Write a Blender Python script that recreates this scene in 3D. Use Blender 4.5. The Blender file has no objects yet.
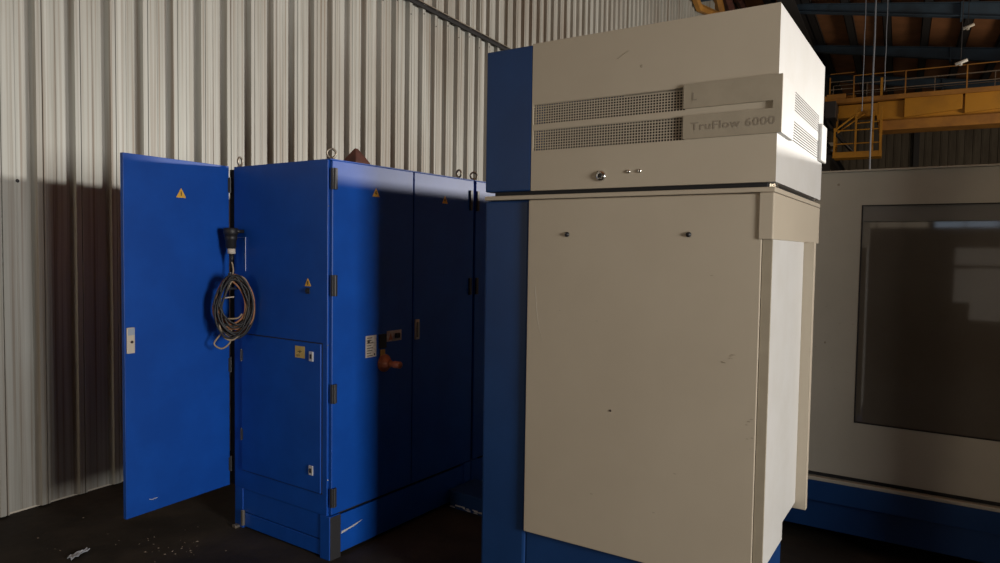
import bpy, bmesh, math, random
from mathutils import Vector, Matrix
random.seed(7)
C = bpy.context.scene.collection
sin, cos, PI = math.sin, math.cos, math.pi

# ---------------------------------------------------------------- materials
def srgb(r, g, b):
    f = lambda c: (c/255/12.92) if c/255 <= .04045 else ((c/255+.055)/1.055)**2.4
    return (f(r), f(g), f(b), 1)

def mat(name, col, rough=.5, metal=0, col2=None, scale=6, stretch=(1, 1, 1), lo=.4, hi=.65, detail=6,
        bump=0, bscale=60, spec=.5, coat=0, emit=0, rvar=0):
    m = bpy.data.materials.new(name); m.use_nodes = True
    nt = m.node_tree; n = nt.nodes; l = nt.links
    b = n['Principled BSDF']
    b.inputs['Base Color'].default_value = col
    b.inputs['Roughness'].default_value = rough
    b.inputs['Metallic'].default_value = metal
    b.inputs['Specular IOR Level'].default_value = spec
    b.inputs['Coat Weight'].default_value = coat
    tc = n.new('ShaderNodeTexCoord'); mp = n.new('ShaderNodeMapping')
    mp.inputs['Scale'].default_value = stretch
    l.new(tc.outputs['Object'], mp.inputs['Vector'])
    if col2:
        ns = n.new('ShaderNodeTexNoise'); ns.inputs['Scale'].default_value = scale
        ns.inputs['Detail'].default_value = detail; ns.inputs['Roughness'].default_value = .6
        l.new(mp.outputs[0], ns.inputs['Vector'])
        cr = n.new('ShaderNodeValToRGB')
        cr.color_ramp.elements[0].position = lo; cr.color_ramp.elements[0].color = col
        cr.color_ramp.elements[1].position = hi; cr.color_ramp.elements[1].color = col2
        l.new(ns.outputs['Fac'], cr.inputs[0]); l.new(cr.outputs[0], b.inputs['Base Color'])
        if rvar:
            mr = n.new('ShaderNodeMapRange'); mr.inputs['To Min'].default_value = rough-rvar; mr.inputs['To Max'].default_value = rough+rvar
            l.new(ns.outputs['Fac'], mr.inputs['Value']); l.new(mr.outputs[0], b.inputs['Roughness'])
    if bump:
        nb = n.new('ShaderNodeTexNoise'); nb.inputs['Scale'].default_value = bscale; nb.inputs['Detail'].default_value = 5
        l.new(mp.outputs[0], nb.inputs['Vector'])
        bp = n.new('ShaderNodeBump'); bp.inputs['Strength'].default_value = bump; bp.inputs['Distance'].default_value = .01
        l.new(nb.outputs['Fac'], bp.inputs['Height']); l.new(bp.outputs[0], b.inputs['Normal'])
    if emit:
        b.inputs['Emission Color'].default_value = col; b.inputs['Emission Strength'].default_value = emit
    return m

def wall_sheet(name, a, b_, rust, seam_dirt=True):
    """galvanised sheet with streaks that run down the sheet"""
    m = mat(name, a, rough=.48, metal=.15, col2=b_, scale=3.2, stretch=(1, 4.2, .10), lo=.3, hi=.72, rvar=.1)
    nt = m.node_tree; n = nt.nodes; l = nt.links; bs = n['Principled BSDF']
    src = bs.inputs['Base Color'].links[0].from_socket
    tc = n.new('ShaderNodeTexCoord')
    def layer(src, scale, stretch, lo, hi, col, amt):
        mp = n.new('ShaderNodeMapping'); mp.inputs['Scale'].default_value = stretch
        l.new(tc.outputs['Object'], mp.inputs['Vector'])
        ns = n.new('ShaderNodeTexNoise'); ns.inputs['Scale'].default_value = scale; ns.inputs['Detail'].default_value = 7
        l.new(mp.outputs[0], ns.inputs['Vector'])
        cr = n.new('ShaderNodeValToRGB'); cr.color_ramp.elements[0].position = lo; cr.color_ramp.elements[1].position = hi
        cr.color_ramp.elements[1].color = (amt, amt, amt, 1)
        l.new(ns.outputs['Fac'], cr.inputs[0])
        mx = n.new('ShaderNodeMix'); mx.data_type = 'RGBA'
        l.new(cr.outputs[0], mx.inputs[0]); l.new(src, mx.inputs[6]); mx.inputs[7].default_value = col
        return mx.outputs[2]
    src = layer(src, 2.0, (1, 24, .16), .48, .68, rust, .65)
    src = layer(src, 9.0, (1, 12, .25), .62, .75, (.62, .60, .56, 1), .4)
    src = layer(src, 1.1, (1, 1.0, .5), .45, .75, rust, .4)
    l.new(src, bs.inputs['Base Color'])
    return m

M = {}
M['sheet'] = wall_sheet('galvanised_sheet', (.36, .365, .33, 1), (.54, .545, .51, 1), (.19, .125, .075, 1))
M['sheet_dark'] = mat('weathered_sheet', (.16, .14, .11, 1), .7, col2=(.10, .085, .065, 1), scale=3, stretch=(1, 1, .2))
M['floor'] = mat('oily_concrete', (.026, .022, .018, 1), .72, col2=(.058, .047, .036, 1), scale=2.2, lo=.45, hi=.75, bump=.35, bscale=14, spec=.22, rvar=.12)
M['roof'] = mat('rusty_roof_sheet', (.46, .21, .095, 1), .8, col2=(.30, .14, .065, 1), scale=.8)
M['steel_blue'] = mat('blue_painted_steel', (.045, .085, .14, 1), .6, col2=(.03, .05, .08, 1), scale=1.5)
M['steel_dark'] = mat('dark_steel', (.035, .035, .04, 1), .6)
M['blue'] = mat('cabinet_blue_paint', (.001, .062, .36, 1), .44, col2=(.002, .075, .42, 1), scale=4, bump=.05, bscale=220, spec=.45)
M['blue_dark'] = mat('machine_blue_paint', (.006, .036, .135, 1), .40, col2=(.008, .044, .16, 1), scale=3, spec=.4)
M['beige'] = mat('machine_beige_paint', (.43, .375, .295, 1), .45, col2=(.465, .41, .325, 1), scale=2.2, lo=.3, hi=.7, spec=.4)
M['beige_side'] = mat('machine_beige_lit', (.58, .575, .56, 1), .45, col2=(.55, .54, .515, 1), scale=5, spec=.4)  # lighter copy of the beige paint, side light put into its colour
M['beige_plate'] = mat('name_plate_paint', (.31, .27, .205, 1), .45, col2=(.34, .295, .225, 1), scale=12)
M['greybeige'] = mat('machine_front_paint', (.44, .41, .35, 1), .42, col2=(.37, .345, .29, 1), scale=1.6, lo=.35, hi=.75, spec=.4)
M['seal'] = mat('dark_seam', (.012, .012, .014, 1), .8)
M['black'] = mat('black_plastic', (.014, .014, .016, 1), .5)
M['chrome'] = mat('chrome', (.75, .74, .72, 1), .2, metal=1)
M['zinc'] = mat('zinc_steel', (.34, .30, .25, 1), .42, metal=.8)
M['hinge'] = mat('dark_hinge_metal', (.06, .06, .065, 1), .45, metal=.5)
M['latch'] = mat('latch_light_metal', (.62, .62, .62, 1), .4, metal=.2)
M['handle'] = mat('cream_handle', (.62, .56, .46, 1), .45)
M['handle_tip'] = mat('grey_blue_handle_tip', (.38, .44, .52, 1), .5)
M['yellow'] = mat('warning_yellow', (.80, .45, .05, 1), .5)
M['label_yellow'] = mat('faded_yellow_label', (.62, .46, .14, 1), .6, col2=(.55, .36, .08, 1), scale=40)
M['label_white'] = mat('white_label', (.62, .57, .50, 1), .6, col2=(.48, .40, .32, 1), scale=60)
M['ink'] = mat('label_ink', (.05, .035, .03, 1), .7)
M['red_knob'] = mat('orange_red_handle', (.42, .13, .055, 1), .35)
M['cable_brown'] = mat('brown_cable', (.34, .15, .07, 1), .55)
M['cable_black'] = mat('black_cable', (.02, .02, .022, 1), .5)
M['cable_tan'] = mat('tan_cable', (.34, .26, .17, 1), .55)
M['rust'] = mat('rusty_steel', (.13, .045, .030, 1), .8, col2=(.07, .025, .02, 1), scale=8)
M['crane'] = mat('crane_yellow_paint', (.50, .245, .02, 1), .55, col2=(.33, .16, .02, 1), scale=1.2, lo=.42, hi=.75)
M['crane_orange'] = mat('crane_orange_paint', (.42, .20, .035, 1), .6, col2=(.28, .13, .03, 1), scale=2)
M['cord'] = mat('hoist_cord', (.34, .40, .52, 1), .4)
M['lamp'] = mat('lamp_white', (.70, .70, .66, 1), .5)
M['filter'] = mat('brown_filter_mat', (.03, .018, .012, 1), .9, col2=(.006, .005, .004, 1), scale=30, stretch=(1, 1, 1), lo=.45, hi=.55)
M['text'] = mat('faded_lettering', (.235, .20, .155, 1), .5)
M['scrap'] = mat('pale_plastic', (.42, .45, .50, 1), .4)
M['chips'] = mat('pale_chips', (.30, .25, .19, 1), .8)
M['pale'] = mat('pale_cladding', (.62, .56, .47, 1), .6)
g = mat('smoked_glass', (.095, .080, .064, 1), .035, spec=.55, col2=(.11, .098, .082, 1), scale=1.4, rvar=.01)
M['glass'] = g
M['glass_edge'] = mat('grey_window_band', (.16, .15, .135, 1), .3)
M['window'] = mat('daylight_window', (1.0, .84, .62, 1), .5, emit=.9)
M['daylit'] = mat('daylit_panel', (.62, .56, .48, 1), .6, emit=.7)
M['skylight'] = mat('daylight_pane', (.60, .78, 1.0, 1), .5, emit=2.0)

# ---------------------------------------------------------------- mesh builder
class MB:
    def __init__(s): s.v = []; s.f = []
    def add(s, vs, fs, mtx=None):
        k = len(s.v)
        s.v += [tuple(mtx @ Vector(p)) if mtx else tuple(p) for p in vs]
        s.f += [tuple(i+k for i in f) for f in fs]; return s
    def box(s, x0, x1, y0, y1, z0, z1):
        return s.add([(x0, y0, z0), (x1, y0, z0), (x1, y1, z0), (x0, y1, z0), (x0, y0, z1), (x1, y0, z1), (x1, y1, z1), (x0, y1, z1)],
                     [(3, 2, 1, 0), (4, 5, 6, 7), (0, 1, 5, 4), (1, 2, 6, 5), (2, 3, 7, 6), (3, 0, 4, 7)])
    def tube(s, pts, r, n=8, closed=False):
        pts = [Vector(p) for p in pts]; N = len(pts); k = len(s.v); up = None
        for i, p in enumerate(pts):
            if closed: t = (pts[(i+1) % N]-pts[i-1])
            else: t = pts[min(i+1, N-1)]-pts[max(i-1, 0)]
            t.normalize()
            if up is None:
                up = Vector((0, 0, 1)) if abs(t.z) < .9 else Vector((1, 0, 0))
            u = (up - t*up.dot(t)).normalized(); w = t.cross(u); up = u
            rr = r[i] if isinstance(r, (list, tuple)) else r
            for j in range(n):
                a = 2*PI*j/n; s.v.append(tuple(p+u*rr*cos(a)+w*rr*sin(a)))
        for i in range(N if closed else N-1):
            for j in range(n):
                a = k+i*n+j; b = k+i*n+(j+1) % n; i2 = (i+1) % N
                s.f.append((a, b, k+i2*n+(j+1) % n, k+i2*n+j))
        if not closed:
            s.f.append(tuple(k+j for j in range(n))[::-1]); s.f.append(tuple(k+(N-1)*n+j for j in range(n)))
        return s
    def cyl(s, a, b, r, n=20): return s.tube([a, b], r, n)
    def lathe(s, o, ax, prof, n=24):
        """prof: list of (distance along axis, radius)"""
        o = Vector(o); ax = Vector(ax).normalized()
        return s.tube([o+ax*(d+i*1e-6) for i, (d, r) in enumerate(prof)], [max(r, 1e-4) for d, r in prof], n)
    def prism(s, poly, axis, a, b):
        """extrude a polygon of 2D points along axis ('x','y','z') from a to b"""
        def P(q, t): return {'x': (t, q[0], q[1]), 'y': (q[0], t, q[1]), 'z': (q[0], q[1], t)}[axis]
        n = len(poly)
        return s.add([P(q, a) for q in poly]+[P(q, b) for q in poly],
                     [tuple(range(n))[::-1], tuple(range(n, 2*n))]+[(i, (i+1) % n, n+(i+1) % n, n+i) for i in range(n)])
    def build(s, name, m, parent=None, bevel=0, smooth=False, label=None):
        me = bpy.data.meshes.new(name); me.from_pydata(s.v, [], s.f)
        bm = bmesh.new(); bm.from_mesh(me); bmesh.ops.recalc_face_normals(bm, faces=bm.faces); bm.to_mesh(me); bm.free()
        me.materials.append(M[m])
        if smooth:
            for p in me.polygons: p.use_smooth = len(p.vertices) == 4
        o = bpy.data.objects.new(name, me); C.objects.link(o)
        if parent: o.parent = parent
        if bevel:
            md = o.modifiers.new('bevel', 'BEVEL'); md.width = bevel; md.segments = 2; md.limit_method = 'ANGLE'
        if label: o['label'] = label
        return o

def frame(o, origin, yaw): o.location = origin; o.rotation_euler = (0, 0, -yaw); return o
def thing(name, label, cat, origin, yaw, group=None):
    o = bpy.data.objects.new(name, None); o.empty_display_size = .1; C.objects.link(o); frame(o, origin, yaw)
    o['label'] = label; o['category'] = cat
    if group: o['group'] = group
    return o
def tag(o, label, cat, group=None, kind=None):
    o['label'] = label; o['category'] = cat
    if group: o['group'] = group
    if kind: o['kind'] = kind
    return o
def struct(mb, name, m, origin, yaw, bevel=0, parent=None, label=None):
    o = mb.build(name, m, parent, bevel)
    if parent is None: frame(o, origin, yaw); o['kind'] = 'structure'
    if label: o['label'] = label
    return o
def local(origin, yaw, p):
    x, y, z = p; return (origin[0]+x*cos(yaw)+y*sin(yaw), origin[1]-x*sin(yaw)+y*cos(yaw), origin[2]+z)
def text(body, size, name, m, parent, mtx, depth=.0015, sx=1):
    cu = bpy.data.curves.new(name, 'FONT'); cu.body = body; cu.size = size; cu.extrude = depth; cu.align_x = 'LEFT'
    cu.space_character = 1.08; cu.offset = .0006
    t = bpy.data.objects.new(name, cu); C.objects.link(t)
    dg = bpy.context.evaluated_depsgraph_get(); me = bpy.data.meshes.new_from_object(t.evaluated_get(dg))
    bpy.data.objects.remove(t)
    o = bpy.data.objects.new(name, me); C.objects.link(o); me.materials.clear(); me.materials.append(M[m])
    me.transform(mtx @ Matrix.Diagonal((sx, 1, 1, 1))); o.parent = parent
    return o

# ---------------------------------------------------------------- camera
CAM_H = 1.65; F = .99972*700; PIT = .04587; ROL = .01464
cam = bpy.data.cameras.new('camera'); co = bpy.data.objects.new('camera', cam); C.objects.link(co)
cam.sensor_fit = 'HORIZONTAL'; cam.sensor_width = 36; cam.lens = F/1000*36; cam.clip_start = .05; cam.clip_end = 200
fw = Vector((0, cos(PIT), -sin(PIT))); up = Vector((0, sin(PIT), cos(PIT))); rt = Vector((1, 0, 0))
r2 = rt*cos(ROL)+up*sin(ROL); u2 = up*cos(ROL)-rt*sin(ROL)
co.matrix_world = Matrix(((r2.x, u2.x, -fw.x, 0), (r2.y, u2.y, -fw.y, 0), (r2.z, u2.z, -fw.z, CAM_H), (0, 0, 0, 1)))
bpy.context.scene.camera = co

# ---------------------------------------------------------------- the hall (local: x away from the left wall, y down the hall)
BO = (-2.617, 4.678, 0.0); BY = .5172
Y0, Y1, XR = -16.0, 34.0, 15.0
def zroof(x): return 8.92-.145*(x-1.95)

fl = MB(); fl.box(-.3, XR, Y0, Y1, -.2, 0)
struct(fl, 'floor', 'floor', BO, BY)

def corrugated(y0, y1, z0, z1, x=0., pitch=.2325, depth=.042, phase=-.457, wavy=0):
    mb = MB(); prof = []
    n0 = math.floor((y0-phase)/pitch)
    y = phase+n0*pitch
    while y < y1:
        # left flank, crown, right flank, pan with one shallow groove
        for dy, d in ((0, -depth), (.018, 0), (.050, .0), (.0515, -.012), (.0545, -.012), (.056, 0), (.066, 0), (.080, -depth), (.150, -depth), (.153, -depth+.002), (.157, -depth+.002), (.160, -depth)):
            if y0 <= y+dy <= y1: prof.append((x+d, y+dy))
        y += pitch
    n = len(prof)
    vs = [(p[0], p[1], z0) for p in prof]+[(p[0], p[1], z1) for p in prof]+[(p[0]-.004, p[1], z0) for p in prof]+[(p[0]-.004, p[1], z1) for p in prof]
    fs = []
    for i in range(n-1):
        fs.append((i, i+1, n+i+1, n+i)); fs.append((2*n+i+1, 2*n+i, 3*n+i, 3*n+i+1))
        fs.append((i+1, i, 2*n+i, 2*n+i+1)); fs.append((n+i, n+i+1, 3*n+i+1, 3*n+i))
    mb.add(vs, fs); return mb
w = corrugated(Y0, Y1, .012, 4.30)
w2 = corrugated(Y0, Y1, 4.27, 9.35, x=.014)
k = len(w.v); w.v += w2.v; w.f += [tuple(i+k for i in f) for f in w2.f]
struct(w, 'wall_left', 'sheet', BO, BY)
# backing behind the sheets, kerb and lap flashing
b = MB(); b.box(-.30, -.07, Y0, Y1, 0, 9.35); struct(b, 'trim_1', 'sheet_dark', BO, BY)
b = MB(); b.box(-.058, -.047, Y0, Y1, 0, .012); struct(b, 'baseboard_left', 'pale', BO, BY)
b = MB(); b.prism([(-.030, 4.275), (.020, 4.245), (.030, 4.245), (.030, 4.275), (.016, 4.295), (-.030, 4.30)], 'y', Y0, Y1)
struct(b, 'trim_2', 'seal', BO, BY)
b = MB(); b.box(.012, .036, Y0, Y1, 4.297, 4.306); struct(b, 'trim_60', 'zinc', BO, BY)
# sheet screws (dark) on the crowns
b = MB()
for i in range(0, 60):
    yy = -.457+.2325*i+.036
    for zz in ((4.20,) if i % 2 else (4.13,)):
        b.lathe((0, yy, zz), (1, 0, 0), [(0, .007), (.005, .006), (.006, 0)], 8)
    if i % 3 == 0: b.lathe((-.042, yy-.11, 2.02), (1, 0, 0), [(0, .011), (.003, .011), (.010, .006), (.011, 0)], 8)
struct(b, 'trim_3', 'steel_dark', BO, BY)

# far, right and back walls
b = corrugated(0, XR, 0, 9.3, x=0, pitch=.30, depth=.05, phase=0)
o = b.build('wall_far', 'sheet_dark'); o.location = local(BO, BY, (0, Y1-.02, 0)); o.rotation_euler = (0, 0, -BY-PI/2); o['kind'] = 'structure'
b = MB(); b.box(.0, XR, Y1+.06, Y1+.3, 0, 9.3); struct(b, 'trim_4', 'sheet_dark', BO, BY)
for i, xx in enumerate((5.1, 11.)):
    b = MB()
    b.box(xx-.11, xx+.11, Y1-.34, Y1-.32, 0, zroof(xx)-.5); b.box(xx-.11, xx+.11, Y1-.10, Y1-.08, 0, zroof(xx)-.5); b.box(xx-.01, xx+.01, Y1-.33, Y1-.09, 0, zroof(xx)-.5)
    struct(b, 'trim_%d' % (5+i), 'steel_dark', BO, BY)
# lit patch of wall in the far corner, its brightness painted as a pale box
b = MB(); b.box(.05, 1.75, Y1-.30, Y1-.10, 0, 6.9); struct(b, 'trim_7', 'pale', BO, BY)

def wallpanel(name, boxes):
    b = MB()
    for q in boxes: b.box(*q)
    struct(b, name, 'sheet_dark', BO, BY)
# right wall: a long opening far down the side, assumed for the daylight
LY0, LY1, LZ0, LZ1 = 7.0, 10.0, 2.4, 3.7
wallpanel('wall_right', [(XR, XR+.2, Y0, Y1, 0, LZ0), (XR, XR+.2, Y0, Y1, LZ1, 7.1), (XR, XR+.2, Y0, LY0, LZ0, LZ1), (XR, XR+.2, LY1, Y1, LZ0, LZ1)])
# short unseen partition, added to keep the assumed gate light off the right machine
b = MB(); b.box(0, 2.6, 0, .12, 0, 3.2); b.box(-.06, 0, -.04, .16, 0, 3.2)
o = b.build('shade_partition', 'sheet_dark'); o.location = (2.88, 1.5, 0); o.rotation_euler = (0, 0, -.10); o['kind'] = 'structure'
# back wall with an assumed low strip of daylight windows and an open doorway
wx = [(.8, 3.3), (3.4, 6.2), (7.6, 10.2), (11., 13.6)]
WZ0, WZ1 = 2.36, 2.60
bx = [(-.3, 4.25, Y0-.2, Y0, 0, WZ0), (5.6, XR, Y0-.2, Y0, 0, WZ0), (4.25, 5.6, Y0-.2, Y0, 1.35, WZ0), (-.3, XR, Y0-.2, Y0, WZ1, 9.3)]
xs = [-.3]+[v for p in wx for v in p]+[XR]
for i in range(0, len(xs), 2): bx.append((xs[i], xs[i+1], Y0-.2, Y0, WZ0, WZ1))
wallpanel('wall_back', bx)
for i, (a, c) in enumerate(wx):
    b = MB(); b.box(a, c, Y0-.12, Y0-.10, WZ0, WZ1); win = struct(b, 'window_%d' % (i+1), 'skylight' if i == 1 else 'window', BO, BY)
    f = MB()
    for t in range(5): xx = a+(c-a)*t/4; f.box(xx-.02, xx+.02, Y0-.10, Y0-.04, WZ0, WZ1)
    for zz in (WZ0+.02, WZ1-.02): f.box(a, c, Y0-.10, Y0-.05, zz-.02, zz+.02)
    f.build('window_frame', 'steel_dark', win)
# doorway with panels glowing in place of daylight (seen only as a reflection)
b = MB(); b.box(4.25, 5.6, Y0-.12, Y0-.1, 0, 1.35); dr = struct(b, 'door_1', 'daylit', BO, BY)
b = MB(); b.box(3.9, 5.6, Y0, Y0+.04, 1.42, 1.86); b.build('door_track_panel', 'daylit', dr)
b = MB(); b.box(3.9, 4.25, Y0, Y0+.06, .45, 1.32); b.build('door_leaf', 'daylit', dr, .005)

# roof: rusty sheet, purlins, tapered blue rafters
b = MB()
for (xa, xb) in ((-.3, XR+.2),):
    b.add([(xa, Y0, zroof(xa)), (xb, Y0, zroof(xb)), (xb, Y1+.3, zroof(xb)), (xa, Y1+.3, zroof(xa)),
           (xa, Y0, zroof(xa)+.1), (xb, Y0, zroof(xb)+.1), (xb, Y1+.3, zroof(xb)+.1), (xa, Y1+.3, zroof(xa)+.1)],
          [(3, 2, 1, 0), (4, 5, 6, 7), (0, 1, 5, 4), (1, 2, 6, 5), (2, 3, 7, 6), (3, 0, 4, 7)])
struct(b, 'ceiling', 'roof', BO, BY)
t = 8
for i in range(14):
    xx = 1.0+i
    z = zroof(xx)
    b = MB(); b.box(xx-.07, xx-.05, 6., Y1, z-.17, z-.002); b.box(xx-.07, xx+.16, 6., Y1, z-.17, z-.155); b.box(xx+.14, xx+.16, 6., Y1, z-.17, z-.05)
    struct(b, 'trim_%d' % t, 'steel_dark', BO, BY); t += 1
for i in range(5):
    yy = 14.6+4.5*i; b = MB()
    xa, xb = 1.7, XR
    za, zb = zroof(xa)-.17, zroof(xb)-.17
    ya, yb = yy-.10, yy+.10
    da, db = .20, .66
    # web, top flange, bottom flange (deeper towards the middle of the hall)
    def strip(y0, y1, top0, top1, th):
        b.add([(xa, y0, top0-th), (xb, y0, top1-th), (xb, y1, top1-th), (xa, y1, top0-th), (xa, y0, top0), (xb, y0, top1), (xb, y1, top1), (xa, y1, top0)],
              [(3, 2, 1, 0), (4, 5, 6, 7), (0, 1, 5, 4), (1, 2, 6, 5), (2, 3, 7, 6), (3, 0, 4, 7)])
    strip(ya, yb, za, zb, .02); strip(ya, yb, za-da, zb-db, .025)
    b.add([(xa, yy-.01, za-da), (xb, yy-.01, zb-db), (xb, yy+.01, zb-db), (xa, yy+.01, za-da), (xa, yy-.01, za), (xb, yy-.01, zb), (xb, yy+.01, zb), (xa, yy+.01, za)],
          [(3, 2, 1, 0), (4, 5, 6, 7), (0, 1, 5, 4), (1, 2, 6, 5), (2, 3, 7, 6), (3, 0, 4, 7)])
    b.box(5.75, 5.79, yy-.12, yy+.12, zroof(5.8)-.62, zroof(5.8)-.16)     # bolted splice plate
    struct(b, 'trim_%d' % t, 'steel_blue', BO, BY); t += 1
# eaves girder that carries the rafter ends, with columns of its own
b = MB(); b.box(1.55, 1.95, 13., Y1, 8.32, 8.35); b.box(1.74, 1.76, 13., Y1, 8.35, 8.75); b.box(1.55, 1.95, 13., Y1, 8.75, 8.78)
struct(b, 'trim_%d' % t, 'steel_dark', BO, BY); t += 1
# runway beam of the crane
b = MB(); b.box(2.05, 2.35, 13.5, Y1-.4, 5.45, 5.48); b.box(2.19, 2.21, 13.5, Y1-.4, 5.1, 5.45); b.box(2.05, 2.35, 13.5, Y1-.4, 5.07, 5.10)
struct(b, 'trim_%d' % t, 'steel_dark', BO, BY); t += 1
b = MB()
for yy in (24., 32.): b.box(2.0, 2.4, yy-.2, yy+.2, 0, 5.07)
struct(b, 'trim_%d' % t, 'steel_dark', BO, BY); t += 1
# brackets and braces high on the left wall beyond the sheeted bay
b = MB(); b.box(.02, .5, 14.45, 15.3, 7.95, 8.75)
br = struct(b, 'trim_%d' % t, 'steel_blue', BO, BY, .02); t += 1
b = MB(); b.tube([(.10, 13.9, 8.9), (.10, 13.95, 7.9), (.10, 14.8, 7.66), (.12, 16.6, 8.0)], .10, 6); b.tube([(.1, 15.9, 9.0), (.1, 17.4, 8.1)], .12, 6)
struct(b, 'trim_%d' % t, 'crane_orange', BO, BY); t += 1
b = MB(); b.tube([(.15, 16.8, 9.0), (.15, 19.6, 8.2)], .12, 6); b.tube([(.3, 18.5, 9.), (.3, 22.5, 8.7)], .10, 6); b.tube([(.2, 21., 9.3), (.2, 26.5, 9.0)], .14, 6)
struct(b, 'trim_%d' % t, 'rust', BO, BY); t += 1
b = MB()
for yy in (20.2, 23.5, 27.5): b.box(.02, .35, yy-.12, yy+.12, 7.4, 9.1)
b.tube([(.2, 20.2, 8.4), (.2, 23.5, 9.3)], .06, 6); b.tube([(.2, 23.5, 8.7), (.2, 27.5, 9.3)], .06, 6)
struct(b, 'trim_%d' % t, 'steel_dark', BO, BY); t += 1

# ---------------------------------------------------------------- overhead crane
CY = 20.0
cr = thing('overhead_crane', 'yellow overhead crane bridge with handrails spanning under the roof', 'crane', local(BO, BY, (0, CY, 5.17)), BY)
def Z(z): return z-5.17
b = MB(); b.box(3.9, 14.2, .02, .62, Z(5.44), Z(6.0)); b.box(2.9, 3.95, .02, .62, Z(5.62), Z(5.98)); b.build('girder', 'crane', cr, .01)
b = MB(); b.box(3.95, 14.2, -.10, .72, Z(5.17), Z(5.44)); b.build('lower_flange', 'crane_orange', cr, .01, label='orange lower flange')
for xx in (4.57, 5.98, 7.4, 8.8, 10.2, 11.6, 13.):
    b = MB(); b.prism([(xx, Z(5.50)), (xx+1.36, Z(5.62)), (xx+1.36, Z(6.02)), (xx, Z(6.02))], 'y', -.10, .02); b.build('side_box', 'crane', cr, .01)
b = MB(); b.box(2.5, 14.2, -.25, .7, Z(6.02), Z(6.06)); b.box(2.5, 14.2, -.27, -.25, Z(6.0), Z(6.12)); b.build('walkway', 'crane_orange', cr)
for xx in (2.68, 3.30, 4.0, 4.58, 6.0, 7.4, 8.8, 10.2, 11.6, 13.):
    b = MB(); r = .03 if xx == 4.0 else .016; b.box(xx-r, xx+r, -.26, -.22, Z(6.06), Z(6.62 if xx == 4. else 6.75)); b.build('rail_post', 'crane' if xx == 4. else 'crane_orange', cr)
for zz, nm in ((6.75, 'top_rail'), (6.52, 'middle_rail'), (6.30, 'lower_rail')):
    b = MB(); b.tube([(2.68, -.24, Z(zz+.1)), (3.3, -.24, Z(zz+.1))], .014, 6); b.tube([(3.3, -.24, Z(zz)), (14., -.24, Z(zz))], .014, 6); b.build(nm, 'crane_orange' if zz > 6.7 else 'zinc', cr)
b = MB(); b.tube([(2.7, .66, Z(6.70)), (14., .66, Z(6.70))], .014, 6); b.tube([(2.7, .66, Z(6.42)), (14., .66, Z(6.42))], .014, 6)
for xx in (2.7, 3.6, 5.3, 6.7, 8.1, 9.5): b.box(xx-.014, xx+.014, .65, .68, Z(6.06), Z(6.70))
b.build('rear_handrail', 'zinc', cr)
b = MB(); b.box(2.02, 2.9, -.9, 1.5, Z(5.50), Z(5.95)); b.box(2.1, 2.6, -1.0, -.9, Z(5.55), Z(5.85)); b.build('end_carriage', 'steel_dark', cr, .01)
for yy in (-.6, 1.2):
    b = MB(); b.cyl((2.15, yy, Z(5.60)), (2.25, yy, Z(5.60)), .12, 16); b.build('wheel', 'steel_dark', cr, smooth=True)
b = MB(); b.box(2.6, 3.1, -.3, .1, Z(6.12), Z(6.26)); b.cyl((3.1, -.1, Z(6.16)), (3.35, -.1, Z(6.16)), .07, 12); b.box(2.35, 2.6, -.4, .2, Z(6.08), Z(6.2)); b.build('drive_motor', 'crane_orange', cr, .01)
# cage hanging under the bridge end
cg = MB(); cg.box(2.87, 4.06, -.8, -.1, Z(4.38), Z(4.44)); cg.box(2.85, 4.08, -.82, -.80, Z(4.36), Z(4.52)); cage = cg.build('access_cage', 'crane', cr)
for (xx, yy) in ((2.89, -.8), (3.42, -.8), (4.03, -.8), (2.89, -.12), (3.82, -.12), (4.03, -.12)):
    b = MB(); top = 5.20 if (xx < 3 and yy < -.5) else 5.72
    b.box(xx-.025, xx+.025, yy-.025, yy+.025, Z(4.4), Z(top)); b.build('cage_post', 'crane', cage)
for zz in (4.75, 5.12):
    b = MB(); b.tube([(2.89, -.12, Z(zz)), (2.89, -.8, Z(zz)), (4.03, -.8, Z(zz)), (4.03, -.12, Z(zz))], .018, 6); b.build('cage_rail', 'crane', cage)
b = MB(); b.tube([(2.89, -.8, Z(5.14)), (3.50, -.8, Z(5.62))], .025, 6); b.tube([(2.95, -.7, Z(5.08)), (3.6, -.5, Z(5.6))], .022, 6); b.tube([(3.42, -.8, Z(5.3)), (4.03, -.8, Z(5.32))], .016, 6)
b.build('cage_brace', 'crane', cage)
b = MB(); b.tube([(2.5, -.5, Z(5.9)), (2.7, -.6, Z(5.35)), (3.05, -.4, Z(4.9)), (3.4, -.4, Z(4.5))], .05, 6); b.tube([(2.6, -.3, Z(5.7)), (2.9, -.3, Z(5.2)), (3.3, -.3, Z(4.6))], .035, 6)
b.box(2.72, 2.86, -.7, -.4, Z(4.5), Z(4.72)); b.build('festoon_cable', 'cable_black', cr, smooth=True, label='black looping festoon cables')

# hanging cords
for (xx, r, zt, zb, lab) in ((3.61, .010, 8.5, 5.4, 'thin cord hanging left of the thick bluish hoist cord'), (3.84, .021, 8.45, 3.2, 'thick bluish hoist cord hanging past the yellow cage'), (4.11, .010, 8.4, 5.9, 'thin cord hanging right of the thick bluish hoist cord')):
    b = MB(); n = 14
    b.tube([(.0+.004*sin(i*1.3), 0, (zt-zb)*i/n) for i in range(n+1)], r, 6)
    o = b.build('hanging_cord', 'cord', smooth=True); frame(o, local(BO, BY, (xx, 18, zb)), BY); tag(o, lab, 'cord', 'cords hanging from the crane')
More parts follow.
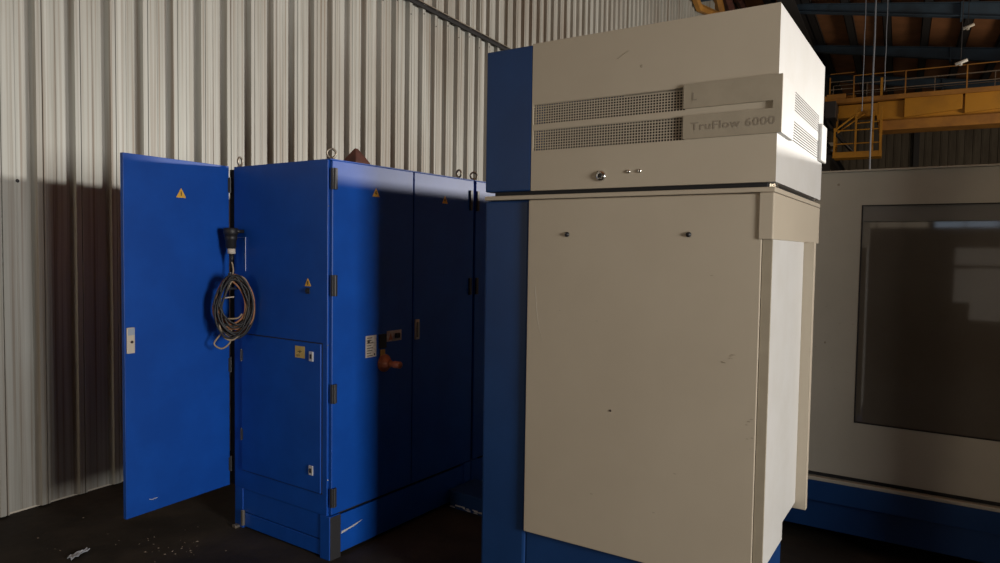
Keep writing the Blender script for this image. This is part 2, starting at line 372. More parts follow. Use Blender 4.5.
# small ceiling lamps
for (x, y, z, lab) in ((5.8, 17., 6.93, 'small white lamp hanging in front of the upper blue rafter'), (5.606, 15.5, 5.78, 'small white lamp hanging below, nearer the crane handrail')):
    root = thing('pendant_lamp', lab, 'lamp', local(BO, BY, (x, y, z)), BY, 'small lamps under the roof')
    b = MB(); b.tube([(-.10, 0, .03), (.12, 0, .11)], .035, 8); b.build('lamp_shade', 'lamp', root, smooth=True)
    b = MB(); b.tube([(0, 0, .08), (0, 0, zroof(x)-z-.02)], .008, 6); b.build('drop_rod', 'steel_dark', root)
    b = MB(); b.cyl((0, 0, .0), (0, 0, .05), .03, 10); b.build('lamp_head', 'lamp', root)

# ---------------------------------------------------------------- electrical cabinets (local: x out of the door face, y along the row)
NO = (-.874, 3.6014, 0.0); NY = .6034; CT = 2.10; DEP = .815
def warning(parent, pos, nx, size=.045, up=True):
    """yellow warning triangle plate; nx: 'x' faces +x, 'y' faces -y"""
    x, y, z = pos; h = size*.87; s2 = size/2
    b = MB(); k = MB()
    tri = [(-s2, -h/3), (s2, -h/3), (0, 2*h/3)]; i_ = .16
    bolt = [(-.004, .012), (.004, .014), (.001, .004), (.006, .003), (-.004, -.011), (-.001, .0), (-.006, .0)]
    if nx == 'x':
        b.prism([(y+p, z+q) for p, q in tri], 'x', x, x+.0012); k.prism([(y+p*size/.05, z+q*size/.05) for p, q in bolt], 'x', x+.0012, x+.0018)
    else:
        b.prism([(x+p, z+q) for p, q in tri], 'y', y-.0012, y); k.prism([(x+p*size/.05, z+q*size/.05) for p, q in bolt], 'y', y-.0018, y-.0012)
    o = b.build('warning_sign', 'yellow', parent, label='small yellow warning triangle'); k.build('lightning_symbol', 'ink', o)
def eyebolt(parent, x, y, ang):
    b = MB(); b.lathe((x, y, CT), (0, 0, 1), [(0, .017), (.006, .017), (.008, .010), (.016, .009)], 14)
    c, s = cos(ang), sin(ang)
    b.tube([(x+c*.023*cos(q), y+s*.023*cos(q), CT+.036+.023*sin(q)) for q in [2*PI*i/20 for i in range(20)]], .0062, 8, closed=True)
    b.build('eye_bolt', 'zinc', parent, smooth=True)

def cabinet_shell(root, LEN):
    # carcass built of panels: side sheets, top, back, bottom; the doors close the front
    b = MB(); b.box(-DEP, -.022, .0, .022, .235, CT); b.build('side_panel', 'blue', root, .003)
    b = MB(); b.box(-DEP, -.022, LEN-.022, LEN, .235, CT-.003); b.build('side_panel', 'blue', root, .003)
    b = MB(); b.box(-DEP, -.002, .0, LEN, CT-.004, CT+.002); b.build('top_panel', 'blue', root, .002)
    b = MB(); b.box(-DEP-.002, -DEP+.02, .025, LEN-.025, .235, CT-.02); b.build('back_panel', 'blue', root)
    b = MB(); b.box(-.06, -.024, .022, LEN-.022, .235, CT-.02); b.build('front_frame', 'seal', root, label='dark inner frame')
    # plinth: corner castings and screwed-on covers
    for (xa, ya) in ((-.075, 0), (-.075, LEN-.075), (-DEP, 0), (-DEP, LEN-.075)):
        b = MB(); b.box(xa, xa+.075, ya, ya+.075, .0, .235); b.build('plinth_corner', 'blue', root, .004)
    b = MB(); b.box(-DEP+.075, -.075, .006, .018, .10, .235); b.build('plinth_cover', 'blue', root, .002)
    b = MB(); b.box(-DEP+.075, -.075, .006, .018, .012, .094); b.build('plinth_cover', 'blue', root, .002)
    b = MB(); b.box(-.018, -.006, .075, LEN-.075, .02, .225); b.build('plinth_cover', 'blue', root, .002)
    b = MB(); b.box(-DEP+.03, -.03, .03, LEN-.03, .005, .23); b.build('plinth_frame', 'seal', root, label='black plinth frame behind the covers')
def face_door(root, y0, y1, hinge_low):
    b = MB(); b.box(-.022, .0, y0, y1, .242, CT-.004); b.build('door', 'blue', root, .004)
def hinges(root, y):
    for (za, zb) in ((1.945, 2.055), (1.395, 1.505), (.835, .935), (.285, .385)):
        b = MB(); b.box(-.004, .012, y-.016, y+.018, za, zb); b.cyl((.012, y, za), (.012, y, zb), .008, 10)
        for zz in (za+.02, zb-.02): b.lathe((.012, y+.010, zz), (1, 0, 0), [(0, .004), (.002, .003)], 8)
        b.build('hinge', 'hinge', root, .002)

c1 = thing('electrical_cabinet', 'tall blue electrical cabinet with open rear door and low access panel', 'electrical cabinet', NO, NY, 'blue electrical cabinets in a row')
cabinet_shell(c1, 1.228)
face_door(c1, .012, .632, True); face_door(c1, .640, 1.224, True)
hinges(c1, .020); 
b = MB(); b.box(-.004, .012, 1.176, 1.200, 1.90, 2.03); b.build('hinge', 'hinge', c1, .002)
b = MB(); b.box(-.004, .012, 1.176, 1.200, 1.35, 1.46); b.build('hinge', 'hinge', c1, .002)
# steel corner casting plate left bare on the door side
b = MB(); b.box(-.002, .004, .004, .075, .0, .232); b.build('corner_plate', 'hinge', c1, .002, label='bare dark steel plinth corner plate')
b = MB(); b.prism([(.085, .118), (.20, .135), (.245, .150), (.15, .136), (.09, .132)], 'x', -.006, -.005); b.build('paint_scrape', 'latch', c1, label='bare metal scrape on the plinth cover')
# access door in the side sheet
acc = MB(); acc.box(-.733, -.062, -.010, .0, .350, 1.142); acc = acc.build('access_door', 'blue', c1, .003)
b = MB(); b.box(-.738, -.057, -.002, .001, .345, 1.147); b.build('access_door_seam', 'seal', c1, label='dark seam round the access door')
for zz in (1.072, .463):
    b = MB(); b.box(-.147, -.115, -.016, -.010, zz-.026, zz+.026); l = b.build('latch', 'latch', acc, .002, label='square light grey latch')
    b = MB(); b.box(-.138, -.124, -.019, -.015, zz-.012, zz+.012); b.build('latch_insert', 'black', l, .001)
for zz in (1.02, .56):
    b = MB(); b.cyl((-.737, -.010, zz-.035), (-.737, -.010, zz+.035), .006, 8); b.box(-.737, -.722, -.013, -.009, zz-.03, zz+.03); b.build('small_hinge', 'hinge', acc)
b = MB(); b.box(-.262, -.185, -.0112, -.010, 1.055, 1.118); lb = b.build('label', 'label_yellow', acc, label='faded yellow rectangular label')
b = MB(); b.prism([(-.245, 1.085), (-.215, 1.098), (-.225, 1.088), (-.202, 1.094), (-.232, 1.078), (-.224, 1.087)], 'y', -.0120, -.0112); b.box(-.250, -.222, -.0119, -.0112, 1.068, 1.071); b.box(-.25, -.235, -.0119, -.0112, 1.062, 1.065)
b.build('label_print', 'ink', lb)
warning(c1, (-.173, .0, 1.455), 'y', .05)
b = MB(); b.box(-.187, -.159, -.004, 0, 1.400, 1.432); b.cyl((-.173, -.012, 1.416), (-.173, 0, 1.416), .010, 12); b.build('key_cover', 'black', c1, label='small dark key cover under the triangle')
# side sheet edge screws
for zz in (1.86, 1.14, .43):
    b = MB(); b.lathe((-.015, 0, zz), (0, -1, 0), [(0, .004), (.002, .003)], 8); b.build('screw', 'chrome', c1)
b = MB(); b.box(-.80, -.765, -.03, .0, .0, .016); b.box(-.742, -.722, -.012, .004, .02, .11); b.build('foot_plate', 'zinc', c1, .002, label='bare metal foot at the rear corner')
# door face fittings
warning(c1, (0, .325, 1.945), 'x', .055); warning(c1, (0, .925, 1.945), 'x', .055)
b = MB(); b.box(0, .0012, .252, .335, 1.045, 1.165); tl = b.build('label', 'label_white', c1, label='white text label with small lines of print')
b = MB()
for i in range(8):
    zz = 1.152-i*.014; L = .030+.03*random.random()
    b.box(.0012, .0018, .262, .262+L, zz-.002, zz+.002)
b.box(.0012, .0018, .266, .284, 1.126, 1.142); b.box(.0012, .0018, .314, .325, 1.052, 1.064)
b.build('label_print', 'ink', tl)
b = MB(); b.box(0, .006, .352, .412, 1.085, 1.165); b.build('blank_plate', 'black', c1, .001)
b = MB(); b.box(0, .004, .365, .402, 1.04, 1.078); b.build('label', 'label_yellow', c1, label='small yellow square label')
b = MB(); b.box(0, .003, .418, .536, 1.118, 1.178); sp = b.build('switch_plate', 'label_white', c1, label='pale switch plate with a triangle sign')
b = MB(); b.prism([(.428, 1.126), (.464, 1.126), (.446, 1.164)], 'x', .003, .004); b.build('warning_sign', 'red_knob', sp)
b = MB(); b.box(.003, .022, .480, .508, 1.134, 1.162); b.build('key_switch', 'black', sp, .003)
kn = MB(); kn.lathe((0, .395, 1.0), (1, 0, 0), [(0, .050), (.010, .050), (.014, .040), (.022, .034), (.034, .028), (.05, .022)], 28); kn = kn.build('rotary_knob', 'red_knob', c1, .001, smooth=True, label='orange red rotary mains knob')
b = MB(); b.lathe((.05, .395, 1.0), (1, 0, 0), [(0, .016), (.03, .015), (.032, .020), (.075, .019), (.080, .014), (.081, 0)], 20); b.build('knob_shaft', 'red_knob', kn, smooth=True)
lv = MB(); lv.box(0, .010, .652, .686, 1.108, 1.226); lv = lv.build('lever_handle', 'handle', c1, .002, label='narrow cream lever handle')
b = MB(); b.box(.010, .020, .660, .678, 1.122, 1.212); b.build('lever', 'zinc', lv, .002)
for (x, y, a) in ((-.045, .045, .9), (-DEP+.018, .028, 2.0), (-.05, 1.125, -.2), (-DEP+.045, 1.18, .5)): eyebolt(c1, x, y, a)
# black strip standing in for the shade in the gap, then the open rear door
b = MB(); b.box(-.872, -DEP-.003, .012, .045, .24, 2.09); b.build('rear_gap_shade', 'seal', c1, label='black strip for the shaded gap between cabinet and open door')
DY = .5208
ax = Vector((-.858, .0, 0))
rd = bpy.data.objects.new('rear_door', None)
def D(u, o, z):      # u along the door from the hinge, o out of its visible face
    th = DY-NY
    # local direction of -e in cabinet frame
    ex, ey = sin(th), cos(th)
    dx, dy = -ex, -ey
    nx_, ny_ = cos(th), -sin(th)
    return (ax.x+dx*u+nx_*o, ax.y+dy*u+ny_*o, z)
def dbox(mb, u0, u1, o0, o1, z0, z1):
    vs = [D(u0, o0, z0), D(u1, o0, z0), D(u1, o1, z0), D(u0, o1, z0), D(u0, o0, z1), D(u1, o0, z1), D(u1, o1, z1), D(u0, o1, z1)]
    return mb.add(vs, [(3, 2, 1, 0), (4, 5, 6, 7), (0, 1, 5, 4), (1, 2, 6, 5), (2, 3, 7, 6), (3, 0, 4, 7)])
bpy.data.objects.remove(rd)
b = MB(); dbox(b, .004, .642, -.003, .0, .2356, 2.1085); dbox(b, .004, .024, -.024, -.003, .2356, 2.1085); dbox(b, .622, .642, -.024, -.003, .2356, 2.1085)
dbox(b, .024, .622, -.024, -.003, .2356, .256); dbox(b, .024, .622, -.024, -.003, 2.088, 2.1085)
rd = b.build('rear_door', 'blue', c1, .0015)
b = MB(); dbox(b, .592, .634, .0, .010, 1.091, 1.224); h = b.build('door_handle', 'handle', rd, .003, label='cream door handle plate')
b = MB(); dbox(b, .596, .630, .010, .0125, 1.185, 1.220); b.build('handle_tip', 'handle_tip', h, .001)
b = MB(); p = D(.610, .010, 1.150); q = D(.610, .014, 1.150); b.cyl(p, q, .007, 10); b.build('keyhole', 'ink', h)
b = MB()
vs = [D(.316+.030, .0, 1.905), D(.316-.030, .0, 1.905), D(.316, .0, 1.957), D(.316+.030, .0015, 1.905), D(.316-.030, .0015, 1.905), D(.316, .0015, 1.957)]
b.add(vs, [(0, 1, 2), (3, 5, 4), (0, 3, 4, 1), (1, 4, 5, 2), (2, 5, 3, 0)]); ws = b.build('warning_sign', 'yellow', rd, label='small yellow warning triangle')
b = MB(); dbox(b, .3135, .3185, .0015, .0022, 1.915, 1.938); b.build('lightning_symbol', 'ink', ws)
for zz in (2.0, 1.45, .95, .36):
    b = MB(); p = D(-.006, -.004, zz-.045); q = D(-.006, -.004, zz+.045); b.cyl(p, q, .009, 10); dbox(b, -.012, .012, -.010, .004, zz-.04, zz+.04); b.build('door_hinge', 'hinge', rd)
b = MB(); p = D(.485, .0, .300); b.tube([D(.515, .001, .304), D(.50, .001, .298), D(.47, .001, .300)], .0022, 6); b.build('scrape_mark', 'latch', rd, label='bare metal scrape near the bottom edge')
# socket on a bracket at the rear corner
b = MB(); b.box(-.790, -.700, -.004, .0, 1.505, 1.700); br = b.build('socket_bracket', 'blue', c1, .001)
b = MB(); b.tube([(-.700, -.006, 1.505), (-.700, -.006, 1.697), (-.772, -.006, 1.697)], .0010, 6); b.build('bracket_edge', 'latch', br, label='bright edge of the bracket')  # thin pale line along the bracket edge
for zz in (1.685, 1.60, 1.53):
    b = MB(); b.lathe((-.712, -.004, zz), (0, -1, 0), [(0, .003), (.002, .002)], 8); b.build('screw', 'chrome', br)
b = MB(); b.lathe((-.755, -.062, 1.715), (0, 0, 1), [(-.006, .036), (-.003, .040), (.030, .040), (.034, .036), (.036, 0)], 24); b.box(-.79, -.72, -.055, -.0, 1.722, 1.74); b.build('socket_cap', 'black', c1, smooth=True, label='round black socket cap')

# power cable: plug hanging from the socket, lead, coil
pc = thing('power_cable', 'coiled brown and black power cable with plug hung on blue cabinet corner', 'cable', local(NO, NY, (-.755, -.062, 1.08)), NY)
PZ = 1.08
b = MB(); b.lathe((0, 0, 1.713-PZ), (0, 0, -1), [(0, .034), (.03, .034), (.034, .030), (.075, .029), (.082, .020)], 20); b.build('plug_body', 'black', pc, smooth=True)
b = MB(); b.lathe((.004, 0, 1.632-PZ), (0, 0, -1), [(0, .022), (.028, .022), (.030, .016)], 16); b.build('plug_collar', 'label_white', pc, smooth=True, label='white collar of the plug')
b = MB(); b.lathe((.006, 0, 1.602-PZ), (0, 0, -1), [(0, .013), (.03, .010), (.045, .007)], 12); b.build('cable_gland', 'black', pc, smooth=True)
def smoothpath(pts, n=8):
    pts = [Vector(p) for p in pts]; out = []
    for i in range(len(pts)-1):
        p0 = pts[max(i-1, 0)]; p1 = pts[i]; p2 = pts[i+1]; p3 = pts[min(i+2, len(pts)-1)]
        for k in range(n):
            t = k/n; out.append(.5*((2*p1)+(p2-p0)*t+(2*p0-5*p1+4*p2-p3)*t*t+(-p0+3*p1-3*p2+p3)*t**3))
    out.append(pts[-1]); return out
b = MB(); b.tube(smoothpath([(.006, 0, 1.56-PZ), (.020, .0, 1.50-PZ), (.02, -.03, 1.44-PZ), (.0, -.09, 1.37-PZ), (.02, -.105, 1.30-PZ), (.06, -.09, 1.25-PZ), (.11, -.04, 1.245-PZ), (.13, -.02, 1.27-PZ)]), .0045, 8)
b.build('lead', 'cable_tan', pc, smooth=True)
def loop(cx, cz, rx, rz, r, m, yo, ph, wob=.006, tilt=0):
    b = MB(); n = 44; pts = []
    w1, w2 = random.uniform(-1, 1), random.uniform(0, 6.28)
    for i in range(n):
        a = 2*PI*i/n; sx = rx*cos(a)*(1-.18*max(0, sin(a))); sz = rz*sin(a)
        h = cx+sx*cos(tilt)-sz*sin(tilt)+wob*sin(3*a+ph); z = cz+sx*sin(tilt)+sz*cos(tilt)+wob*cos(2*a+w2)
        d = yo+.008*sin(a+w2)*w1
        pts.append((.093+.57*h+.82*d, -.045+.82*h-.57*d, z+.030))
    b.tube(pts, r, 7, closed=True); b.build('cable_loop', m, pc, smooth=True)
for i in range(21):
    m = ['cable_brown', 'cable_black', 'cable_brown', 'cable_black', 'cable_tan', 'cable_brown', 'cable_black'][i % 7]
    rx = random.uniform(.070, .108); rz = random.uniform(.125, .178)
    loop(random.uniform(-.014, .014), 1.285-PZ+(.30-.125-rz)*.5+random.uniform(-.018, .01), rx, rz, .0052, m, random.uniform(-.022, .022), i, .005, random.uniform(-.16, .16))
b = MB(); b.tube(smoothpath([(.065, -.06, 1.20-PZ), (.028, -.10, 1.14-PZ), (.02, -.12, 1.10-PZ), (.045, -.09, 1.075-PZ), (.07, -.055, 1.11-PZ), (.075, -.05, 1.18-PZ)]), .0048, 8); b.build('cable_tail', 'cable_tan', pc, smooth=True)
b = MB(); b.tube(smoothpath([(.03, -.12, 1.33-PZ), (.06, -.10, 1.355-PZ), (.10, -.05, 1.365-PZ)]), .004, 6); b.build('cable_tie', 'label_white', pc, smooth=True, label='pale tie round the coil')
b = MB(); b.tube([(.075, .060, 1.41-PZ), (.075, -.075, 1.41-PZ), (.075, -.08, 1.44-PZ)], .006, 8); b.build('hook', 'hinge', pc, smooth=True)

# second cabinet of the row
c2 = thing('electrical_cabinet', 'second blue electrical cabinet, mostly hidden behind the beige machine cabinet', 'electrical cabinet', local(NO, NY, (0, 1.236, 0)), NY, 'blue electrical cabinets in a row')
cabinet_shell(c2, 1.228); face_door(c2, .012, .61, True); face_door(c2, .618, 1.224, True)
b = MB(); b.box(-.004, .012, .014, .038, 1.90, 2.03); b.build('hinge', 'hinge', c2, .002)
b = MB(); b.box(-.004, .012, .014, .038, 1.35, 1.46); b.build('hinge', 'hinge', c2, .002)
eyebolt(c2, -.05, .05, .9)

# rusty pyramid cap standing on the first cabinet
b = MB(); x0, y0 = -.14, .15
py = [(-.055, -.055, 0), (.055, -.055, 0), (.055, .055, 0), (-.055, .055, 0), (-.055, -.055, .012), (.055, -.055, .012), (.055, .055, .012), (-.055, .055, .012), (-.010, -.004, .088), (.004, -.010, .090), (.010, .006, .088), (-.006, .010, .086)]
b.add(py, [(3, 2, 1, 0), (0, 1, 5, 4), (1, 2, 6, 5), (2, 3, 7, 6), (3, 0, 4, 7), (4, 5, 9, 8), (5, 6, 10, 9), (6, 7, 11, 10), (7, 4, 8, 11), (8, 9, 10, 11)])
o = b.build('pyramid_cap', 'rust', None, .003); frame(o, local(NO, NY, (-.10, .27, CT+.004)), NY); tag(o, 'small dark rusty pyramid cap standing on top of the blue cabinet', 'metal cap')

# low blue cable duct crossing the floor between the cabinets and the machine
du = thing('cable_duct', 'low scuffed blue cable duct on the floor between the cabinets', 'cable duct', local(NO, NY, (.02, .98, 0)), NY)
b = MB(); b.box(.0, .62, .0, .26, .0, .105); b.build('duct_body', 'blue_dark', du, .004)
b = MB(); b.box(-.004, .624, -.006, .266, .105, .115); b.build('duct_lid', 'blue_dark', du, .003)
b = MB()
for i in range(26):
    u = random.uniform(.0, .55); L = random.uniform(.008, .05); zz = random.uniform(.004, .022)
    b.box(u, min(u+L, .615), -.0016, .0, zz, zz+random.uniform(.003, .010))
b.build('paint_scrape', 'latch', du, label='bare metal scrapes along the bottom edge')

# ---------------------------------------------------------------- beige and blue machine cabinet (local: y=0 front, x=0 right side)
AO = (.9518, 2.4472, 0.0); AY = .5736; W_ = 1.218; DD = .985
en = thing('machine_cabinet', 'large beige machine cabinet with blue left edge and perforated vents', 'machine cabinet', AO, AY)
XB = -.985
# lower cabinet
b = MB(); b.box(-W_, XB-.004, 0, DD, 0, 1.862); b.build('blue_corner_column', 'blue_dark', en, .012)
b = MB(); b.box(XB, -.04, .004, .60, .586, 1.862); b.box(XB, -.16, .60, .90, .586, 1.862); b.build('lower_body', 'beige', en, .002)
b = MB(); b.box(XB+.001, -.036, -.016, .003, .438, 1.858); fp = b.build('front_panel', 'beige', en, .003)
b = MB(); b.box(XB, -.004, .010, .335, .0, .514); b.box(XB, -.5, .335, .95, .0, .5); b.build('base', 'blue_dark', en, .003)
b = MB(); b.prism([(.0, .515), (.335, .515), (.335, .585), (.60, .585), (.60, 1.700), (.0, 1.700)], 'x', -.04, .0)
b.build('side_panel', 'beige_side', en, .003)
b = MB(); b.box(-.034, -.0005, -.010, -.0, .515, 1.698); b.build('corner_strip', 'beige_plate', en, .001, label='brownish corner strip')  # darker brown than the front panel beside it
b = MB(); b.box(-.02, .042, .601, .613, .560, 1.698); b.box(.030, .042, .613, .635, .560, 1.698); b.build('rear_flange', 'beige', en, .002)
b = MB(); b.box(-.048, .003, -.022, .960, 1.698, 1.862); b.build('collar', 'beige', en, .004)
b = MB(); b.box(-W_+.001, .002, -.006, DD-.01, 1.864, 1.882); b.build('lower_top_plate', 'beige', en, .003)
b = MB(); b.box(-W_+.04, -.03, .02, DD-.05, 1.882, 1.900); b.build('gap_shadow_seal', 'seal', en)
for (yy) in (.035, .82):
    b = MB(); b.box(-.03, -.004, yy, yy+.045, 1.882, 1.899); b.cyl((-.004, yy+.01, 1.890), (.004, yy+.01, 1.890), .006, 10); b.build('clamp', 'chrome', en, .002)
for xx in (-.799, -.295):
    b = MB(); b.lathe((xx, -.016, 1.715), (0, -1, 0), [(0, .010), (.004, .010), (.006, .007), (.009, .006), (.010, 0)], 14); b.build('panel_knob', 'black', fp, smooth=True)
b = MB(); b.lathe((-.592, -.016, 1.016), (0, -1, 0), [(0, .005), (.002, .004)], 10); b.build('rivet', 'ink', fp)
b = MB(); rr = random.Random(3)
for i in range(20):                       # scratches and chips in the paint
    if i < 8: x = -.14+rr.uniform(-.04, .03); z = 1.27+(x+.14)*.7+rr.uniform(-.006, .006)
    elif i < 14: x = -.07+rr.uniform(-.015, .02); z = 1.0+rr.uniform(-.06, .06)
    else: x = rr.uniform(-.9, -.1); z = rr.uniform(.6, 1.6)
    L = rr.uniform(.003, .012); b = MB(); b.box(x, x+L, -.0166, -.016, z, z+rr.uniform(.0015, .003)); b.build('paint_chip', 'zinc', fp)
b = MB(); b.tube(smoothpath([(-.945, -.0160, 1.50), (-.94, -.0160, 1.42), (-.928, -.0160, 1.34), (-.905, -.0160, 1.26)]), .0007, 5)
b.build('scratch', 'beige_plate', fp)
# upper housing built from plates
T = 2.512; B0 = 1.900
b = MB(); b.box(-W_, XB-.001, 0, DD, B0, T-.002); b.build('blue_housing_end', 'blue_dark', en, .006)
G1 = (2.176, 2.260); G2 = (2.066, 2.153); GX0, GX1 = -.978, -.326
b = MB()
for (z0, z1) in ((B0, G2[0]), (G2[1], G1[0]), (G1[1], T)): b.box(XB, 0.0008, 0, .0015, z0, z1); b.box(XB, -.021, .0015, .02, z0, z1)
for (z0, z1) in (G1, G2): b.box(XB, GX0, 0, .02, z0, z1); b.box(GX1, 0, 0, .02, z0, z1)
b.build('housing_front', 'beige', en)
SY0, SY1 = .235, .865; S1 = (2.190, 2.268); S2 = (2.072, 2.155)
b = MB()
for (z0, z1) in ((B0, S2[0]), (S2[1], S1[0]), (S1[1], T)): b.box(-.02, 0.0005, .0015, DD, z0, z1)
for (z0, z1) in (S1, S2): b.box(-.02, 0.0005, .0015, SY0, z0, z1); b.box(-.02, 0.0005, SY1, DD, z0, z1)
b.build('housing_side', 'beige_side', en)
b = MB(); b.box(XB, -.001, .001, DD, T-.002, T+.002); b.build('housing_roof', 'beige', en)
b = MB(); b.box(XB, -.02, DD-.02, DD, B0, T-.002); b.box(XB, -.02, .02, DD-.02, B0, B0+.01); b.build('housing_back', 'beige', en)
for (z0, z1) in (G1, G2):
    b = MB(); nc, nr = 56, 8; px = (GX1-GX0)/nc; pz = (z1-z0)/nr; wz = .0016
    for j in range(nr+1):
        z = z0+j*pz; b.box(GX0, GX1, .003, .0055, z-wz, z+wz)
    for i in range(nc+1):
        x = GX0+i*px; b.box(x-wz, x+wz, .0032, .0053, z0, z1)
    b.build('perforated_grille', 'beige', en)
    b = MB(); b.box(GX0, GX1, .10, .11, z0-.01, z1+.01); b.build('filter_mat', 'filter', en)
for (z0, z1) in (S1, S2):
    b = MB(); n = 8; p = (z1-z0)/n
    for j in range(n):
        zc = z0+(j+.5)*p; b.prism([(-.012, zc-p*.28), (-.0005, zc-p*.36), (-.0005, zc+p*.24), (-.012, zc+p*.40)], 'y', SY0, SY1)
    b.build('louvre', 'beige_side', en)
    b = MB(); b.box(-.05, -.04, SY0-.02, SY1+.02, z0-.01, z1+.01); b.build('louvre_backing', 'seal', en)
# wrap-round name plate
b = MB(); PL0, PL1, SL0, SL1 = 2.068, 2.268, 2.153, 2.180
b.box(GX1-.004, -.014, -.010, .0, SL1, PL1); b.box(GX1-.004, -.014, -.010, 0, PL0, SL0); b.box(-.014, .016, -.010, .0, PL0, PL1)
np_ = b.build('name_plate', 'beige_plate', en)
b = MB(); b.prism([(-.0099, PL0), (.205, PL0), (.225, PL1), (-.0099, PL1)], 'x', .0008, .0158); b.build('name_plate_return', 'beige_side', en, .001)
b = MB(); b.box(.0, .015, .870, 1.008, 2.070, 2.236); b.build('end_bracket', 'beige_side', en, .004)
mtx = lambda x, z: Matrix.Translation((x, -.0105, z)) @ Matrix.Rotation(PI/2, 4, 'X')
text('TruFlow 6000', .040, 'lettering', 'text', np_, mtx(-.300, 2.098), .0004, 1.2)
text('L', .040, 'lettering', 'text', np_, mtx(-.300, 2.207), .0004)
lk = MB(); lk.lathe((-.661, 0, 1.948), (0, -1, 0), [(0, .021), (.006, .021), (.010, .016), (.012, .010)], 22); lk = lk.build('lock', 'chrome', en, smooth=True)
b = MB(); b.lathe((-.661, -.0115, 1.948), (0, -1, 0), [(0, .010), (.002, .009), (.0021, 0)], 16); b.build('lock_core', 'black', lk, smooth=True)
for xx in (-.545, -.500):
    b = MB(); b.lathe((xx, 0, 1.960), (0, -1, 0), [(0, .008), (.003, .008), (.006, .004), (.0061, 0)], 12); b.build('dome_screw', 'chrome', en, smooth=True)
b = MB(); b.tube([(-.60, -.0006, 2.40), (-.57, -.0006, 2.418), (-.555, -.0006, 2.425)], .0009, 5); b.lathe((-.50, 0, 2.36), (0, -1, 0), [(0, .006), (.001, .005)], 10); b.build('scratch', 'beige_plate', en)

# ---------------------------------------------------------------- beige machine with the dark window (right)
RO = (1.7591, 3.90, 0.0); RY = .5732
rm = thing('laser_machine', 'long beige machine with a big dark window and blue stepped base', 'machine', RO, RY)
x0, x1 = -.60, 3.4; wx0, wx1, wz0, wz1 = .222, 1.75, .738, 1.912
b = MB()
for q in ((x0, x1, 0, .03, .430, wz0), (x0, x1, 0, .03, wz1, 2.095), (x0, wx0, 0, .03, wz0, wz1), (wx1, x1, 0, .03, wz0, wz1)): b.box(*q)
b.build('front_panel', 'greybeige', rm)
b = MB(); b.box(x0, x1, .03, 2.2, .45, 2.095); b.build('housing', 'greybeige', rm)
b = MB(); b.box(x0, x1, -.012, .05, 2.096, 2.106); b.build('top_trim', 'greybeige', rm, .002)
b = MB(); b.box(wx0, wx1, .012, .022, wz0, wz1-.085); b.build('window_pane', 'glass', rm, label='dark reflecting window pane')
b = MB(); b.box(wx0, wx1, .008, .022, wz1-.083, wz1); b.build('window_band', 'glass_edge', rm, label='grey band along the top of the window')
b = MB(); r = .004
for q in ((wx0-r, wx1+r, -.002, .012, wz1-.001, wz1+r), (wx0-r, wx1+r, -.002, .012, wz0-r, wz0+.001), (wx0-r, wx0+.001, -.002, .012, wz0, wz1), (wx1-.001, wx1+r, -.002, .012, wz0, wz1)): b.box(*q)
b.build('window_seal', 'seal', rm)
b = MB(); b.box(x0, x1, .02, 2.1, .405, .430); b.build('base_gap', 'seal', rm)
b = MB(); b.box(x0, x1, -.02, 2.1, .385, .405); b.build('base_lip', 'greybeige', rm, .003)
b = MB(); b.prism([(-.02, .385), (-.015, .270), (.06, .262), (2.1, .262), (2.1, .385)], 'x', x0, x1); b.build('upper_base', 'blue_dark', rm, .003)
b = MB(); b.box(x0, x1, .045, 2.05, .095, .262); b.build('lower_base', 'blue_dark', rm, .003)
for xx in (-.4, .9, 2.2, 3.2):
    b = MB(); b.lathe((xx, .35, .0), (0, 0, 1), [(0, .05), (.02, .05), (.022, .02), (.095, .02)], 14); b.build('levelling_foot', 'steel_dark', rm)
b = MB(); rr = random.Random(5)
for i in range(10): x = rr.uniform(-.0, .2); z = rr.uniform(.9, 1.4); b = MB(); b.box(x, x+rr.uniform(.003, .012), -.0006, .0, z, z+.002); b.build('paint_chip', 'zinc', rm)
b = MB(); b.lathe((.10, 0, 2.03), (0, -1, 0), [(0, .007), (.001, .006)], 8); b.build('rivet', 'zinc', rm)
b = MB(); b.lathe((.06, 0, 1.16), (0, -1, 0), [(0, .006), (.001, .005)], 8); b.build('rivet', 'zinc', rm)

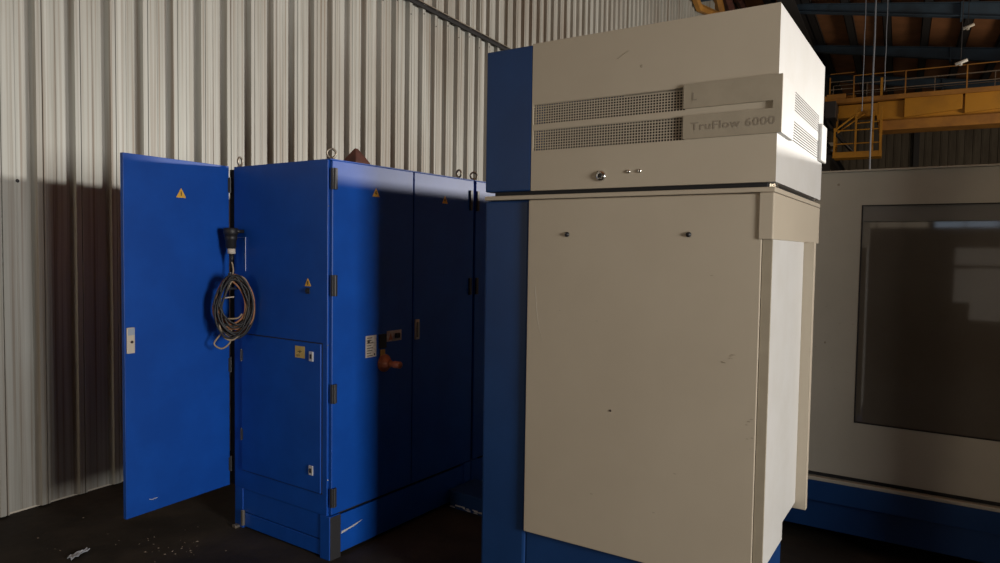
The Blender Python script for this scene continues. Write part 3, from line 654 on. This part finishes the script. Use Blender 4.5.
# ---------------------------------------------------------------- litter
b = MB(); rr = random.Random(11); n = 7; ps = []
for i in range(n):
    for j in range(4):
        ps.append((-.055+i*.018+rr.uniform(-.004, .004), (j-1.5)*.012*(1+.4*sin(i))+.3*(i*.018-.05), .006+.014*abs(sin(i*1.4+j))+rr.uniform(0, .006)))
fs = [(i*4+j, (i+1)*4+j, (i+1)*4+j+1, i*4+j+1) for i in range(n-1) for j in range(3)]
b.add(ps, fs); o = b.build('plastic_scrap', 'scrap'); md = o.modifiers.new('s', 'SOLIDIFY'); md.thickness = .004
o.location = (-2.20, 3.62, 0); o.rotation_euler = (0, 0, 1.0); tag(o, 'crumpled pale plastic scrap on the dark floor near the bottom left', 'litter')
b = MB()
for i in range(46):
    if i < 28: x, y = rr.gauss(-1.75, .14), rr.gauss(3.72, .07)
    else: x, y = rr.uniform(-2.6, -1.3), rr.uniform(3.3, 4.2)
    s = rr.uniform(.001, .003); a = rr.uniform(0, 3)
    c, d = cos(a)*s, sin(a)*s; L = rr.uniform(1, 3.5)
    if x > -1.62 and y > 3.75: continue
    b.add([(x-c*L, y-d*L, 0), (x+d, y-c, 0), (x+c*L, y+d*L, 0), (x-d, y+c, 0), (x, y, s)], [(3, 2, 1, 0), (0, 1, 4), (1, 2, 4), (2, 3, 4), (3, 0, 4)])
o = b.build('floor_chips', 'chips'); tag(o, 'scattered pale chips and dirt on the floor before the open door', 'debris', kind='stuff')

# ---------------------------------------------------------------- assumed daylight and added fills
def area(name, loc, target, sx, sy, power, col):
    li = bpy.data.lights.new(name, 'AREA'); li.shape = 'RECTANGLE'; li.size = sx; li.size_y = sy; li.energy = power; li.color = col
    o = bpy.data.objects.new(name, li); C.objects.link(o); o.location = loc
    o.rotation_euler = (Vector(target)-Vector(loc)).to_track_quat('-Z', 'Y').to_euler()
    return o
# assumed side daylight: area lamp inside the hall, not beyond the wall opening
area('assumed_side_daylight', (13.0, 8.3, 2.62), (-1.5, 4.5, 2.6), 2.2, .32, 1250, (1, .95, .87))
# assumed gate daylight: area lamp behind the camera on the right, no gate built
area('assumed_gate_daylight', (4.42, -1.74, 1.8), (0, 4.0, 1.4), 1.25, 1.6, 345, (1, .96, .90))
# added fill for the left-facing sides, inside the hall near the left wall
area('back_left_fill', local(BO, BY, (.75, -8.8, 2.3)), (-.3, 3.6, 1.3), .9, 2.0, 66, (1, .82, .60))
# added warm fill that brightens roof and crane; no opening stands here
p = local(BO, BY, (13.5, 15., 3.0)); q = local(BO, BY, (5., 23., 8.))
area('far_roof_fill', p, q, 3., 2., 420, (1, .80, .58))

wd = bpy.data.worlds.new('world'); bpy.context.scene.world = wd; wd.use_nodes = True
wd.node_tree.nodes['Background'].inputs[0].default_value = (.5, .6, .8, 1); wd.node_tree.nodes['Background'].inputs[1].default_value = .02
vs = bpy.context.scene.view_settings; vs.view_transform = 'Standard'; vs.look = 'None'; vs.exposure = 0; vs.gamma = 1
vs.use_curve_mapping = False
